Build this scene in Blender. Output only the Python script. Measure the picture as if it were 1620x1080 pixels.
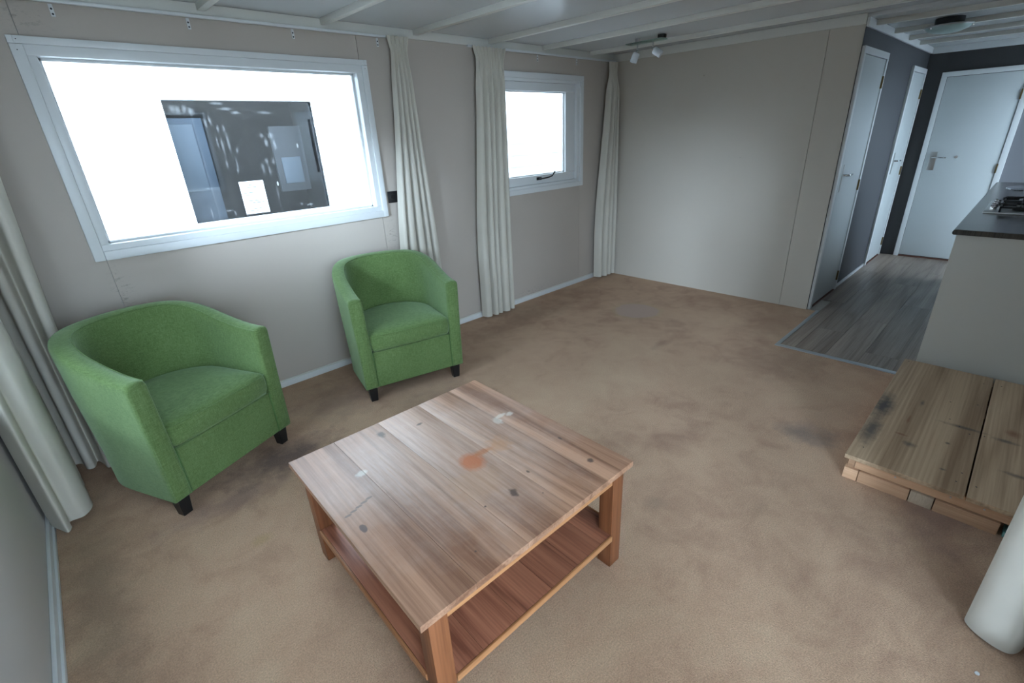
import bpy, bmesh, math, random
from mathutils import Vector, Matrix
random.seed(7)
scene = bpy.context.scene
C = scene.collection
for o in list(bpy.data.objects):
    bpy.data.objects.remove(o, do_unlink=True)

# ------------------------------------------------------------------ camera
FPX = 749.502
cam_d = bpy.data.cameras.new('camera'); cam = bpy.data.objects.new('camera', cam_d); C.objects.link(cam)
cam_d.sensor_width = 36.0; cam_d.sensor_fit = 'HORIZONTAL'; cam_d.lens = FPX / 1620 * 36.0
cam_d.clip_start = 0.02; cam_d.clip_end = 200
yaw, pitch, roll = 0.8267, -0.4058, -0.0504
fw = Vector((math.cos(pitch) * math.cos(yaw), math.cos(pitch) * math.sin(yaw), math.sin(pitch)))
r0 = fw.cross(Vector((0, 0, 1))).normalized(); u0 = r0.cross(fw)
rr = r0 * math.cos(roll) + u0 * math.sin(roll); uu = u0 * math.cos(roll) - r0 * math.sin(roll)
cam.matrix_world = Matrix(((rr.x, uu.x, -fw.x, -4.5252), (rr.y, uu.y, -fw.y, -3.2088), (rr.z, uu.z, -fw.z, 1.5), (0, 0, 0, 1)))
scene.camera = cam

# ------------------------------------------------------------------ light and exposure
world = bpy.data.worlds.new('overcast_sky'); scene.world = world
world.use_nodes = True
bgn = world.node_tree.nodes['Background']
bgn.inputs[0].default_value = (0.70, 0.86, 1.0, 1); bgn.inputs[1].default_value = 14.0
sun_d = bpy.data.lights.new('hazy_sun', 'SUN'); sun_d.energy = 12.0; sun_d.angle = math.radians(13); sun_d.color = (0.68, 0.84, 1.0)
sun = bpy.data.objects.new('hazy_sun', sun_d); C.objects.link(sun)
SUN_EL = math.radians(10); sun.rotation_euler = Vector((0.81 * math.cos(SUN_EL), 0.586 * math.cos(SUN_EL), -math.sin(SUN_EL))).to_track_quat('-Z', 'Y').to_euler()
vs = scene.view_settings
vs.view_transform = 'Standard'; vs.look = 'None'; vs.gamma = 1.0; vs.use_curve_mapping = False
vs.exposure = 0.0

# light portals: they only guide the sampling of the sky through the glazing
def portal(name, loc, direction, sx, sy):
    d = bpy.data.lights.new(name, 'AREA'); d.shape = 'RECTANGLE'; d.size = sx; d.size_y = sy
    d.cycles.is_portal = True
    o = bpy.data.objects.new(name, d); C.objects.link(o); o.location = loc
    o.rotation_euler = Vector(direction).to_track_quat('-Z', 'Z').to_euler()
portal('portal_north', (-3.58, 0.12, 1.51), (0, -1, 0), 1.62, 0.92)
portal('portal_small', (-1.12, 0.12, 1.51), (0, -1, 0), 1.0, 0.8)
portal('portal_west', (-5.07, -1.175, 1.235), (1, 0, 0), 1.15, 1.23)
portal('portal_patio', (-3.87, -3.72, 1.02), (0, 1, 0), 1.85, 2.0)
portal('portal_kitchen', (2.2, -3.72, 1.02), (0, 1, 0), 0.6, 1.92)

portal('portal_sink', (1.125, -3.72, 1.525), (0, 1, 0), 0.85, 0.65)
# ------------------------------------------------------------------ node helpers
def new_mat(name):
    m = bpy.data.materials.new(name); m.use_nodes = True
    n = m.node_tree.nodes; l = m.node_tree.links
    return m, n, l, n['Principled BSDF']
def obj_coord(n): return n.new('ShaderNodeTexCoord').outputs['Object']
def mapping(n, l, src, scale=(1, 1, 1), loc=(0, 0, 0), rnd=0.0):
    mp = n.new('ShaderNodeMapping'); mp.inputs['Scale'].default_value = scale; mp.inputs['Location'].default_value = loc
    l.new(src, mp.inputs['Vector'])
    if rnd:
        oi = n.new('ShaderNodeObjectInfo'); mu = n.new('ShaderNodeMath'); mu.operation = 'MULTIPLY'; mu.inputs[1].default_value = rnd
        l.new(oi.outputs['Random'], mu.inputs[0])
        cx = n.new('ShaderNodeCombineXYZ')
        for k in range(3): l.new(mu.outputs[0], cx.inputs[k])
        l.new(cx.outputs[0], mp.inputs['Location'])
    return mp.outputs[0]
def noise(n, l, vec, scale, detail=4, rough=0.55, dist=0.0):
    t = n.new('ShaderNodeTexNoise'); t.inputs['Scale'].default_value = scale; t.inputs['Detail'].default_value = detail
    t.inputs['Roughness'].default_value = rough; t.inputs['Distortion'].default_value = dist
    l.new(vec, t.inputs['Vector']); return t.outputs['Fac']
def ramp(n, l, fac, stops):
    r = n.new('ShaderNodeValToRGB'); e = r.color_ramp.elements
    while len(e) < len(stops): e.new(0.5)
    for i, (p, c) in enumerate(stops):
        e[i].position = p; e[i].color = (c, c, c, 1) if isinstance(c, (int, float)) else (*c, 1)
    l.new(fac, r.inputs[0]); return r.outputs[0]
def mixc(n, l, fac, a, b, mode='MIX'):
    m = n.new('ShaderNodeMix'); m.data_type = 'RGBA'; m.blend_type = mode
    for sock, v in ((m.inputs[0], fac), (m.inputs[6], a), (m.inputs[7], b)):
        if isinstance(v, (int, float)): sock.default_value = v
        elif isinstance(v, tuple): sock.default_value = (*v, 1)
        else: l.new(v, sock)
    return m.outputs[2]
def math_(n, l, op, a, b=None):
    m = n.new('ShaderNodeMath'); m.operation = op
    for k, v in ((0, a), (1, b)):
        if v is None: continue
        if isinstance(v, (int, float)): m.inputs[k].default_value = v
        else: l.new(v, m.inputs[k])
    return m.outputs[0]
def bump(n, l, b, h, strength=0.2, dist=0.002):
    bn = n.new('ShaderNodeBump'); bn.inputs['Strength'].default_value = strength; bn.inputs['Distance'].default_value = dist
    l.new(h, bn.inputs['Height']); l.new(bn.outputs[0], b.inputs['Normal'])
def spot(n, l, vec, p, radii, nz=None, amt=0.6, soft=(0.6, 1.0)):
    """mask 1 inside an ellipsoid of given radii around p, ragged by a noise"""
    s = n.new('ShaderNodeVectorMath'); s.operation = 'SUBTRACT'; l.new(vec, s.inputs[0]); s.inputs[1].default_value = p
    d = n.new('ShaderNodeVectorMath'); d.operation = 'DIVIDE'; l.new(s.outputs[0], d.inputs[0]); d.inputs[1].default_value = radii
    ln = n.new('ShaderNodeVectorMath'); ln.operation = 'LENGTH'; l.new(d.outputs[0], ln.inputs[0])
    v = ln.outputs['Value']
    if nz is not None:
        k = math_(n, l, 'SUBTRACT', nz, 0.5); k = math_(n, l, 'MULTIPLY', k, amt * 2); v = math_(n, l, 'ADD', v, k)
    return ramp(n, l, v, [(soft[0], 1.0), (soft[1], 0.0)])
def plain(name, col, rough=0.5, metal=0.0, spec=0.5, nscale=0, nbump=0.0, var=0.0):
    m, n, l, b = new_mat(name)
    b.inputs['Base Color'].default_value = (*col, 1); b.inputs['Roughness'].default_value = rough
    b.inputs['Metallic'].default_value = metal; b.inputs['Specular IOR Level'].default_value = spec
    if nscale:
        f = noise(n, l, obj_coord(n), nscale, 5)
        if nbump: bump(n, l, b, f, nbump, 0.002)
        if var:
            f2 = noise(n, l, obj_coord(n), max(2.0, nscale * 0.05), 5)
            l.new(ramp(n, l, f2, [(0.3, tuple(c * (1 - var) for c in col)), (0.7, tuple(min(1, c * (1 + var)) for c in col))]), b.inputs['Base Color'])
    return m
def wood(name, dark, light, axis, rough=0.5, gscale=9.0, stretch=0.08, ring=0.5, tone=0.12, spec=0.4, extra=None):
    m, n, l, b = new_mat(name)
    sc = [1.0, 1.0, 1.0]; sc[axis] = stretch
    raw = obj_coord(n)
    v = mapping(n, l, raw, tuple(sc), rnd=7.3)
    f1 = noise(n, l, v, gscale, 6, 0.6, 0.8)
    wv = n.new('ShaderNodeMath'); wv.operation = 'SINE'
    l.new(math_(n, l, 'MULTIPLY', noise(n, l, v, gscale * 0.32, 2, 0.5, 0.4), 70.0), wv.inputs[0])
    fine = noise(n, l, mapping(n, l, raw, tuple(s * (1 if k != axis else 0.35) for k, s in enumerate(sc)), rnd=3.1), gscale * 16, 3)
    rg = math_(n, l, 'POWER', math_(n, l, 'MULTIPLY', math_(n, l, 'ADD', wv.outputs[0], 1.0), 0.5), 4.0)
    h = math_(n, l, 'SUBTRACT', math_(n, l, 'ADD', f1, 0.05 * ring), math_(n, l, 'MULTIPLY', rg, 0.17 * ring))
    h = math_(n, l, 'ADD', h, math_(n, l, 'MULTIPLY', math_(n, l, 'SUBTRACT', fine, 0.5), 0.75))
    col = ramp(n, l, h, [(0.22, dark), (0.75, light)])
    oi = n.new('ShaderNodeObjectInfo')
    t = ramp(n, l, oi.outputs['Random'], [(0.0, 1.0 - tone), (1.0, 1.0 + tone)])
    col = mixc(n, l, 1.0, col, t, 'MULTIPLY')
    if extra: col = extra(n, l, raw, col)
    l.new(col, b.inputs['Base Color'])
    b.inputs['Roughness'].default_value = rough; b.inputs['Specular IOR Level'].default_value = spec
    bump(n, l, b, h, 0.15, 0.001)
    return m

# ------------------------------------------------------------------ materials
def mk_carpet():
    m, n, l, b = new_mat('carpet_tan_pile')
    v = obj_coord(n)
    big = noise(n, l, v, 1.6, 6, 0.62, 0.5); med = noise(n, l, mapping(n, l, v, (1, 1, 1), (3, 1, 0)), 6.0, 5, 0.6, 0.8)
    fine = noise(n, l, v, 380, 2); fine2 = noise(n, l, v, 190, 3)
    k = math_(n, l, 'ADD', math_(n, l, 'MULTIPLY', big, 0.6), math_(n, l, 'MULTIPLY', med, 0.4))
    col = ramp(n, l, k, [(0.33, (0.42, 0.25, 0.16)), (0.5, (0.59, 0.38, 0.245)), (0.68, (0.66, 0.46, 0.30))])
    nz = noise(n, l, v, 9, 5, 0.65)
    # faded round patch with a yellowish rim
    rim = spot(n, l, v, (-0.93, -1.0, 0), (0.25, 0.25, 1), nz, 0.25, (0.75, 1.0)); inn = spot(n, l, v, (-0.93, -1.0, 0), (0.205, 0.205, 1), nz, 0.2, (0.85, 1.0))
    col = mixc(n, l, math_(n, l, 'MULTIPLY', rim, 0.4), col, (0.50, 0.40, 0.21)); col = mixc(n, l, math_(n, l, 'MULTIPLY', inn, 0.8), col, (0.54, 0.385, 0.325))
    for p, rad, c, a in (((-2.0, -2.72, 0), (0.14, 0.16, 1), (0.17, 0.14, 0.125), 0.6), ((-4.30, -1.0, 0), (0.34, 0.12, 1), (0.34, 0.21, 0.165), 0.7), ((-4.02, -0.84, 0), (0.36, 0.17, 1), (0.16, 0.095, 0.08), 0.85),  # last patch: stain at the near armchair, darkened to stand for contact shade
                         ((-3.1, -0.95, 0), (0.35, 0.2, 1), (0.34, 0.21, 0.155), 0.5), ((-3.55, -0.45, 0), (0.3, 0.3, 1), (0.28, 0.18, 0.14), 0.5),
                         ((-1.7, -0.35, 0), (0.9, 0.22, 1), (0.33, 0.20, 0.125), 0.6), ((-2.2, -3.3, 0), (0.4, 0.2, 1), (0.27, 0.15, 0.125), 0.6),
                         ((-2.72, -2.75, 0), (0.10, 0.04, 1), (0.42, 0.27, 0.17), 0.5), ((-3.0, -2.42, 0), (0.06, 0.05, 1), (0.40, 0.27, 0.18), 0.5),
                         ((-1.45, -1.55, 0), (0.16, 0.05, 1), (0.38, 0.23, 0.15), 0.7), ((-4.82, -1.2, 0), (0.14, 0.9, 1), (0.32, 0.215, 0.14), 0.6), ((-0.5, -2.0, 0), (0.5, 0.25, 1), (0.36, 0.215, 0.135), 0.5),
                         ((-4.30, -1.35, 0), (0.05, 0.04, 1), (0.50, 0.34, 0.16), 0.5), ((-1.2, -2.35, 0), (0.4, 0.3, 1), (0.36, 0.225, 0.145), 0.5)):
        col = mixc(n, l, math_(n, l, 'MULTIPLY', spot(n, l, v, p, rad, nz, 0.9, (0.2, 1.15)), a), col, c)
    col = mixc(n, l, 1.0, col, ramp(n, l, fine2, [(0.25, 0.72), (0.75, 1.2)]), 'MULTIPLY')
    l.new(col, b.inputs['Base Color']); b.inputs['Roughness'].default_value = 0.95; b.inputs['Specular IOR Level'].default_value = 0.1
    b.inputs['Sheen Weight'].default_value = 0.15; b.inputs['Sheen Roughness'].default_value = 0.6
    bump(n, l, b, math_(n, l, 'ADD', fine, fine2), 0.8, 0.0045)
    return m
M = {}
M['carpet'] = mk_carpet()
def mk_wall(name, col, mould=()):
    m, n, l, b = new_mat(name); v = obj_coord(n)
    f = noise(n, l, mapping(n, l, v, (1, 1, 0.6)), 220, 3)
    g = noise(n, l, v, 1.4, 4)
    c = ramp(n, l, g, [(0.3, tuple(x * 0.96 for x in col)), (0.7, col)])
    nz = noise(n, l, mapping(n, l, v, (1, 1, 2.2)), 28, 6, 0.75); nz2 = noise(n, l, v, 7, 4)
    for p, rad, a in mould:
        k = math_(n, l, 'MULTIPLY', spot(n, l, v, p, rad, nz2, 0.5, (0.1, 1.1)), ramp(n, l, nz, [(0.52, 0.0), (0.66, 1.0)]))
        c = mixc(n, l, math_(n, l, 'MULTIPLY', k, a), c, (0.16, 0.15, 0.13))
    l.new(c, b.inputs['Base Color']); b.inputs['Roughness'].default_value = 0.62; b.inputs['Specular IOR Level'].default_value = 0.25
    bump(n, l, b, f, 0.12, 0.001)
    return m
M['wall_n'] = mk_wall('wallpaper_grey_beige', (0.50, 0.445, 0.395),
    (((-4.36, 0, 2.07), (0.14, 0.5, 0.06), 0.7), ((-4.36, 0, 0.86), (0.06, 0.5, 0.17), 0.8), ((-2.73, 0, 0.88), (0.06, 0.5, 0.15), 0.8), ((-1.25, 0, 0.08), (0.3, 0.5, 0.05), 0.7)))
M['wall_e'] = mk_wall('wallpaper_warm_grey', (0.56, 0.515, 0.45), (((0, -0.96, 1.92), (0.5, 0.02, 0.02), 0.9), ((0, -1.35, 1.25), (0.5, 0.16, 0.012), 0.3)))
M['wall_w'] = mk_wall('wallpaper_left_grey', (0.58, 0.555, 0.53))
M['hall_grey'] = plain('hall_paint_slate_grey', (0.055, 0.057, 0.066), 0.55, nscale=180, nbump=0.1)
M['hall_dark'] = plain('hall_paint_charcoal', (0.042, 0.042, 0.044), 0.55, nscale=180, nbump=0.1)
M['end_wall_pale'] = plain('end_wall_pale_slate', (0.20, 0.205, 0.23), 0.55, nscale=180, nbump=0.1)  # paler slate tone on the right part of the hall end wall
M['core'] = plain('wall_core_board', (0.45, 0.43, 0.40), 0.8)
M['white'] = plain('white_gloss_paint', (0.70, 0.725, 0.735), 0.32, nscale=60, nbump=0.04)
M['cream'] = plain('cream_gloss_paint', (0.66, 0.65, 0.60), 0.38, nscale=60, nbump=0.05)
M['ceil'] = plain('ceiling_panel_satin', (0.54, 0.555, 0.56), 0.24, nscale=40, nbump=0.05, spec=0.55)
M['door'] = plain('door_white_satin', (0.54, 0.58, 0.59), 0.35, nscale=60, nbump=0.03)
M['metal'] = plain('brushed_metal', (0.55, 0.55, 0.54), 0.3, 1.0, nscale=200, nbump=0.05)
M['chrome'] = plain('chrome', (0.72, 0.73, 0.74), 0.12, 1.0)
M['brass'] = plain('tarnished_brass', (0.20, 0.14, 0.06), 0.45, 0.9, nscale=90, nbump=0.2)
M['black'] = plain('black_plastic', (0.012, 0.012, 0.013), 0.4, nscale=200, nbump=0.05)
M['blackwood'] = plain('black_stained_wood', (0.010, 0.010, 0.011), 0.35, nscale=80, nbump=0.1)
M['hole'] = plain('dark_screw_hole', (0.03, 0.03, 0.04), 0.7)
M['alu'] = plain('aluminium_edge_strip', (0.50, 0.54, 0.57), 0.35, 0.8)
M['threshold'] = plain('red_brown_threshold', (0.13, 0.055, 0.04), 0.5)
M['paving'] = plain('outdoor_paving', (0.42, 0.42, 0.41), 0.9, nscale=30, nbump=0.3, var=0.1)
M['clad'] = plain('white_cladding', (0.86, 0.87, 0.88), 0.5, nscale=40, nbump=0.05)
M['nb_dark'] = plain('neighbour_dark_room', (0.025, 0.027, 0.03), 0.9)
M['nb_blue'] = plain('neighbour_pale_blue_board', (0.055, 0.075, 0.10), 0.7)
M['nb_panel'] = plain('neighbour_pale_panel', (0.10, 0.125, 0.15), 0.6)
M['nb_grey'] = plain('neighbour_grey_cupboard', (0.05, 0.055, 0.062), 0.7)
M['paper'] = plain('white_paper', (0.62, 0.65, 0.67), 0.8)
M['print'] = plain('grey_print', (0.03, 0.035, 0.04), 0.8)
M['panel_cream'] = plain('kitchen_end_panel_greige', (0.50, 0.48, 0.43), 0.42, nscale=90, nbump=0.03)
FINGERS = [(-3.746, 1.651, 0.006, 0.02), (-3.721, 1.667, 0.006, 0.022), (-3.692, 1.622, 0.006, 0.02), (-3.711, 1.553, 0.004, 0.035), (-3.661, 1.621, 0.006, 0.02), (-3.689, 1.53, 0.005, 0.045), (-3.655, 1.55, 0.006, 0.05), (-3.692, 1.436, 0.005, 0.02), (-3.62, 1.505, 0.005, 0.018), (-3.638, 1.433, 0.0035, 0.035), (-3.644, 1.396, 0.005, 0.015), (-3.499, 1.4, 0.007, 0.028), (-3.47, 1.437, 0.008, 0.018), (-3.464, 1.382, 0.006, 0.03), (-3.431, 1.434, 0.008, 0.018), (-3.467, 1.58, 0.01, 0.012), (-3.449, 1.542, 0.01, 0.022), (-3.417, 1.579, 0.014, 0.016), (-3.402, 1.525, 0.008, 0.025), (-3.624, 1.725, 0.03, 0.008), (-3.58, 1.704, 0.022, 0.008), (-3.665, 1.752, 0.03, 0.008), (-3.418, 1.704, 0.03, 0.008), (-3.862, 1.718, 0.012, 0.02), (-3.885, 1.725, 0.012, 0.02), (-3.801, 1.712, 0.012, 0.02), (-3.829, 1.725, 0.01, 0.02), (-3.748, 1.177, 0.018, 0.006), (-3.715, 1.16, 0.006, 0.014), (-3.26, 1.157, 0.02, 0.008), (-3.316, 1.168, 0.008, 0.01), (-3.839, 1.173, 0.004, 0.03), (-3.448, 1.245, 0.003, 0.04), (-3.446, 1.162, 0.002, 0.03)]
def mk_glass(name, smudge=0.0, tint=(0.97, 0.985, 1.0)):
    m, n, l, b = new_mat(name); n.remove(b)
    tr = n.new('ShaderNodeBsdfTransparent'); tr.inputs[0].default_value = (*tint, 1)
    gl = n.new('ShaderNodeBsdfGlossy'); gl.inputs['Roughness'].default_value = 0.02
    fr = n.new('ShaderNodeFresnel'); fr.inputs[0].default_value = 1.45
    mx = n.new('ShaderNodeMixShader'); l.new(math_(n, l, 'MULTIPLY', fr.outputs[0], 0.8), mx.inputs[0]); l.new(tr.outputs[0], mx.inputs[1]); l.new(gl.outputs[0], mx.inputs[2])
    out = n['Material Output']; last = mx.outputs[0]
    if smudge:
        v = obj_coord(n)
        nzs = noise(n, l, v, 60, 5, 0.7); g = noise(n, l, mapping(n, l, v, (0.7, 1, 2.5)), 45, 6, 0.75); c = noise(n, l, v, 5, 4, 0.6)
        k = math_(n, l, 'MULTIPLY', math_(n, l, 'MULTIPLY', ramp(n, l, g, [(0.35, 0.1), (0.8, 0.9)]), ramp(n, l, c, [(0.35, 0.2), (0.7, 1.0)])), 0.12)
        for (x, z, rx, rz) in FINGERS:
            k = math_(n, l, 'MAXIMUM', k, math_(n, l, 'MULTIPLY', spot(n, l, v, (x, 0.063, z), (rx * 1.5, 1, rz * 1.35), nzs, 0.45, (0.25, 1.1)), 0.75))
        df = n.new('ShaderNodeBsdfTranslucent'); df.inputs[0].default_value = (0.9, 0.95, 1.0, 1)
        m2 = n.new('ShaderNodeMixShader'); l.new(math_(n, l, 'MULTIPLY', k, smudge), m2.inputs[0]); l.new(last, m2.inputs[1]); l.new(df.outputs[0], m2.inputs[2]); last = m2.outputs[0]
    l.new(last, out.inputs['Surface'])
    return m
M['glass'] = mk_glass('window_glass')
M['glass_smudged'] = mk_glass('window_glass_with_hand_smudges', 0.055)
M['glass_green'] = mk_glass('frosted_green_glass', 0.6, (0.72, 0.86, 0.82))
def mk_frost():
    m, n, l, b = new_mat('frosted_lamp_glass')
    b.inputs['Base Color'].default_value = (0.42, 0.55, 0.53, 1); b.inputs['Roughness'].default_value = 0.35
    f = noise(n, l, obj_coord(n), 60, 3); bump(n, l, b, f, 0.05, 0.001); return m
M['frost'] = mk_frost()
M['opal'] = plain('opal_white_glass', (0.72, 0.76, 0.80), 0.25)
def mk_curtain():
    m, n, l, b = new_mat('curtain_cream_cotton'); v = obj_coord(n)
    f = noise(n, l, mapping(n, l, v, (1, 1, 0.6)), 420, 2)
    col = ramp(n, l, noise(n, l, v, 3, 3), [(0.3, (0.66, 0.625, 0.545)), (0.7, (0.71, 0.675, 0.60))])
    l.new(col, b.inputs['Base Color']); b.inputs['Roughness'].default_value = 0.9; b.inputs['Specular IOR Level'].default_value = 0.1
    bump(n, l, b, f, 0.2, 0.001)
    tl = n.new('ShaderNodeBsdfTranslucent'); l.new(col, tl.inputs[0])
    mx = n.new('ShaderNodeMixShader'); mx.inputs[0].default_value = 0.16
    l.new(b.outputs[0], mx.inputs[1]); l.new(tl.outputs[0], mx.inputs[2]); l.new(mx.outputs[0], n['Material Output'].inputs['Surface'])
    return m
M['curtain'] = mk_curtain()
def mk_fabric():
    m, n, l, b = new_mat('green_woven_upholstery'); v = obj_coord(n)
    w1 = noise(n, l, mapping(n, l, v, (1, 1, 0.12)), 330, 3); w2 = noise(n, l, mapping(n, l, v, (0.15, 0.15, 1)), 330, 3); g = noise(n, l, v, 5, 4)
    k = math_(n, l, 'ADD', math_(n, l, 'MULTIPLY', math_(n, l, 'ADD', w1, w2), 0.4), math_(n, l, 'MULTIPLY', g, 0.25))
    l.new(ramp(n, l, k, [(0.35, (0.065, 0.11, 0.033)), (0.52, (0.11, 0.178, 0.060)), (0.68, (0.16, 0.24, 0.095))]), b.inputs['Base Color'])
    b.inputs['Roughness'].default_value = 0.85; b.inputs['Specular IOR Level'].default_value = 0.15
    b.inputs['Sheen Weight'].default_value = 0.35; b.inputs['Sheen Roughness'].default_value = 0.5; b.inputs['Sheen Tint'].default_value = (0.75, 1, 0.7, 1)
    bump(n, l, b, math_(n, l, 'ADD', w1, w2), 0.35, 0.0012)
    return m
M['fabric'] = mk_fabric()
M['fabric_dark'] = plain('dark_green_piping', (0.07, 0.16, 0.045), 0.9, nscale=300, nbump=0.3)
M['lining'] = plain('black_underlining', (0.02, 0.02, 0.02), 0.9)
def top_extra(n, l, raw, col):
    nz = noise(n, l, raw, 6, 6, 0.65); nzs = noise(n, l, raw, 42, 5, 0.7); nz2 = noise(n, l, mapping(n, l, raw, (1, 0.05, 1)), 95, 6, 0.7)
    worn_sheen = spot(n, l, raw, (0.0, 0.08, 0.45), (0.50, 0.54, 5), nz, 0.5, (0.40, 1.02))  # pale centre: some wear, mostly greyish sky reflection put into the colour
    pale = ramp(n, l, nz2, [(0.30, (0.34, 0.235, 0.18)), (0.48, (0.52, 0.40, 0.335)), (0.7, (0.66, 0.535, 0.46))])
    pale = mixc(n, l, 0.45, pale, col)
    col = mixc(n, l, math_(n, l, 'MULTIPLY', worn_sheen, 0.88), col, pale)
    def sp(p, rad, c, a, col, am=0.45, soft=(0.55, 1.0)):
        return mixc(n, l, math_(n, l, 'MULTIPLY', spot(n, l, raw, (*p, 0.45), (*rad, 5), nzs, am, soft), a), col, c)
    # orange spill with its smear, and the faint browner wash below it
    col = sp((0.040, -0.040), (0.052, 0.062), (0.47, 0.13, 0.04), 0.8, col, 0.3, (0.55, 1.0))
    col = sp((0.105, -0.020), (0.055, 0.020), (0.44, 0.15, 0.05), 0.65, col, 0.8, (0.4, 1.1))
    col = sp((0.175, -0.030), (0.060, 0.055), (0.46, 0.24, 0.12), 0.55, col, 1.2, (0.3, 1.2))
    col = sp((-0.02, -0.14), (0.12, 0.10), (0.45, 0.27, 0.16), 0.35, col, 0.6, (0.5, 1.0))
    for p, rad in (((0.035, -0.26), (0.016, 0.026)), ((-0.105, 0.355), (0.018, 0.028)), ((0.335, -0.335), (0.014, 0.016)), ((0.36, -0.17), (0.006, 0.014)), ((0.14, -0.22), (0.006, 0.010)), ((0.04, 0.31), (0.016, 0.010)), ((-0.07, -0.245), (0.005, 0.005)), ((0.10, -0.33), (0.004, 0.004)), ((-0.2, -0.36), (0.004, 0.004))):
        col = sp(p, rad, (0.09, 0.062, 0.05), 0.85, col, 0.7)
    col = sp((-0.385, -0.055), (0.011, 0.021), (0.12, 0.085, 0.075), 0.9, col, 0.3, (0.8, 1.0))
    for k in range(5):
        col = sp((-0.395 + 0.021 * k, 0.028 + 0.007 * k), (0.014, 0.006), (0.17, 0.12, 0.10), 0.85, col, 0.3, (0.7, 1.0))
    for p, rad in (((-0.27, 0.19), (0.024, 0.020)), ((0.31, 0.115), (0.035, 0.014)), ((0.275, 0.095), (0.02, 0.03)), ((0.345, 0.10), (0.022, 0.016))):
        col = sp(p, rad, (0.66, 0.62, 0.55), 0.6, col, 0.6)
    # long dark joint stain
    col = sp((-0.255, -0.10), (0.006, 0.30), (0.20, 0.115, 0.085), 0.6, col, 0.6, (0.4, 1.1))
    return col
M['top'] = wood('table_top_worn_sheen_teak', (0.20, 0.095, 0.055), (0.48, 0.27, 0.17), 1, 0.40, 8, 0.06, 1.3, 0.045, 0.45, top_extra)
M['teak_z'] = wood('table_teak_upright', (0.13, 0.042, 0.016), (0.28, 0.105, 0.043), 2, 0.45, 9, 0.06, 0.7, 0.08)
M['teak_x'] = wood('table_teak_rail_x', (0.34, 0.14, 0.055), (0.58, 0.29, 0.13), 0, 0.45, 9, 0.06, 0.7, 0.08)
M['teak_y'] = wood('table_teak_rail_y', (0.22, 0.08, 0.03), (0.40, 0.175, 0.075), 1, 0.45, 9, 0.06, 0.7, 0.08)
M['shelf'] = wood('table_shelf_red_teak', (0.15, 0.05, 0.028), (0.40, 0.16, 0.09), 1, 0.42, 8, 0.06, 0.8, 0.22)
M['laminate'] = wood('grey_oak_laminate', (0.15, 0.11, 0.087), (0.34, 0.275, 0.225), 0, 0.36, 9, 0.045, 1.0, 0.16)
def plat_extra(n, l, raw, col):
    nz = noise(n, l, raw, 22, 6, 0.7)
    def sp(p, rad, c, a, col, am=0.5, soft=(0.2, 1.0)):
        return mixc(n, l, math_(n, l, 'MULTIPLY', spot(n, l, raw, (p[0] + 1.6, p[1] + 3.2, 0.12), (*rad, 5), nz, am, soft), a), col, c)
    col = sp((-1.697, -2.963), (0.20, 0.055), (0.05, 0.05, 0.055), 0.9, col, 0.5); col = sp((-1.992, -2.968), (0.20, 0.045), (0.06, 0.058, 0.06), 0.8, col, 0.6)
    for p, rad in (((-2.02, -3.12), (0.03, 0.035)), ((-1.70, -3.28), (0.02, 0.10)), ((-1.72, -3.42), (0.02, 0.06)), ((-2.0, -3.48), (0.02, 0.07)), ((-1.9, -3.24), (0.015, 0.012)), ((-2.14, -3.25), (0.012, 0.014)), ((-1.55, -3.10), (0.05, 0.012))):
        col = sp(p, rad, (0.09, 0.08, 0.075), 0.75, col, 0.7)
    for p, rad in (((-1.78, -3.08), (0.06, 0.008)), ((-1.95, -3.08), (0.012, 0.03)), ((-1.62, -3.44), (0.05, 0.03))):
        col = sp(p, rad, (0.22, 0.10, 0.055), 0.8, col, 0.4)
    return col
M['pine_top'] = wood('weathered_pine_board', (0.27, 0.175, 0.105), (0.52, 0.375, 0.245), 0, 0.6, 6, 0.05, 1.3, 0.10, 0.3, plat_extra)
M['pine_y'] = wood('raw_pine_beam', (0.44, 0.245, 0.14), (0.66, 0.42, 0.265), 1, 0.6, 7, 0.05, 1.2, 0.25, 0.3)
M['pine_end'] = wood('raw_pine_end_grain', (0.42, 0.32, 0.23), (0.60, 0.48, 0.36), 2, 0.7, 25, 0.3, 0.8, 0.05, 0.3)
M['worktop'] = wood('dark_striped_worktop', (0.018, 0.016, 0.015), (0.115, 0.105, 0.10), 0, 0.22, 30, 0.02, 0.3, 0.0, 0.5)
M['worktop_edge'] = wood('dark_striped_worktop_edge', (0.006, 0.005, 0.004), (0.07, 0.06, 0.048), 2, 0.35, 30, 0.02, 0.3, 0.0, 0.4)
M['blocker'] = wood('light_blocker_timber', (0.06, 0.05, 0.04), (0.14, 0.12, 0.10), 2, 0.8)
M['teal'] = plain('teal_plastic', (0.16, 0.36, 0.34), 0.5)

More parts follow.
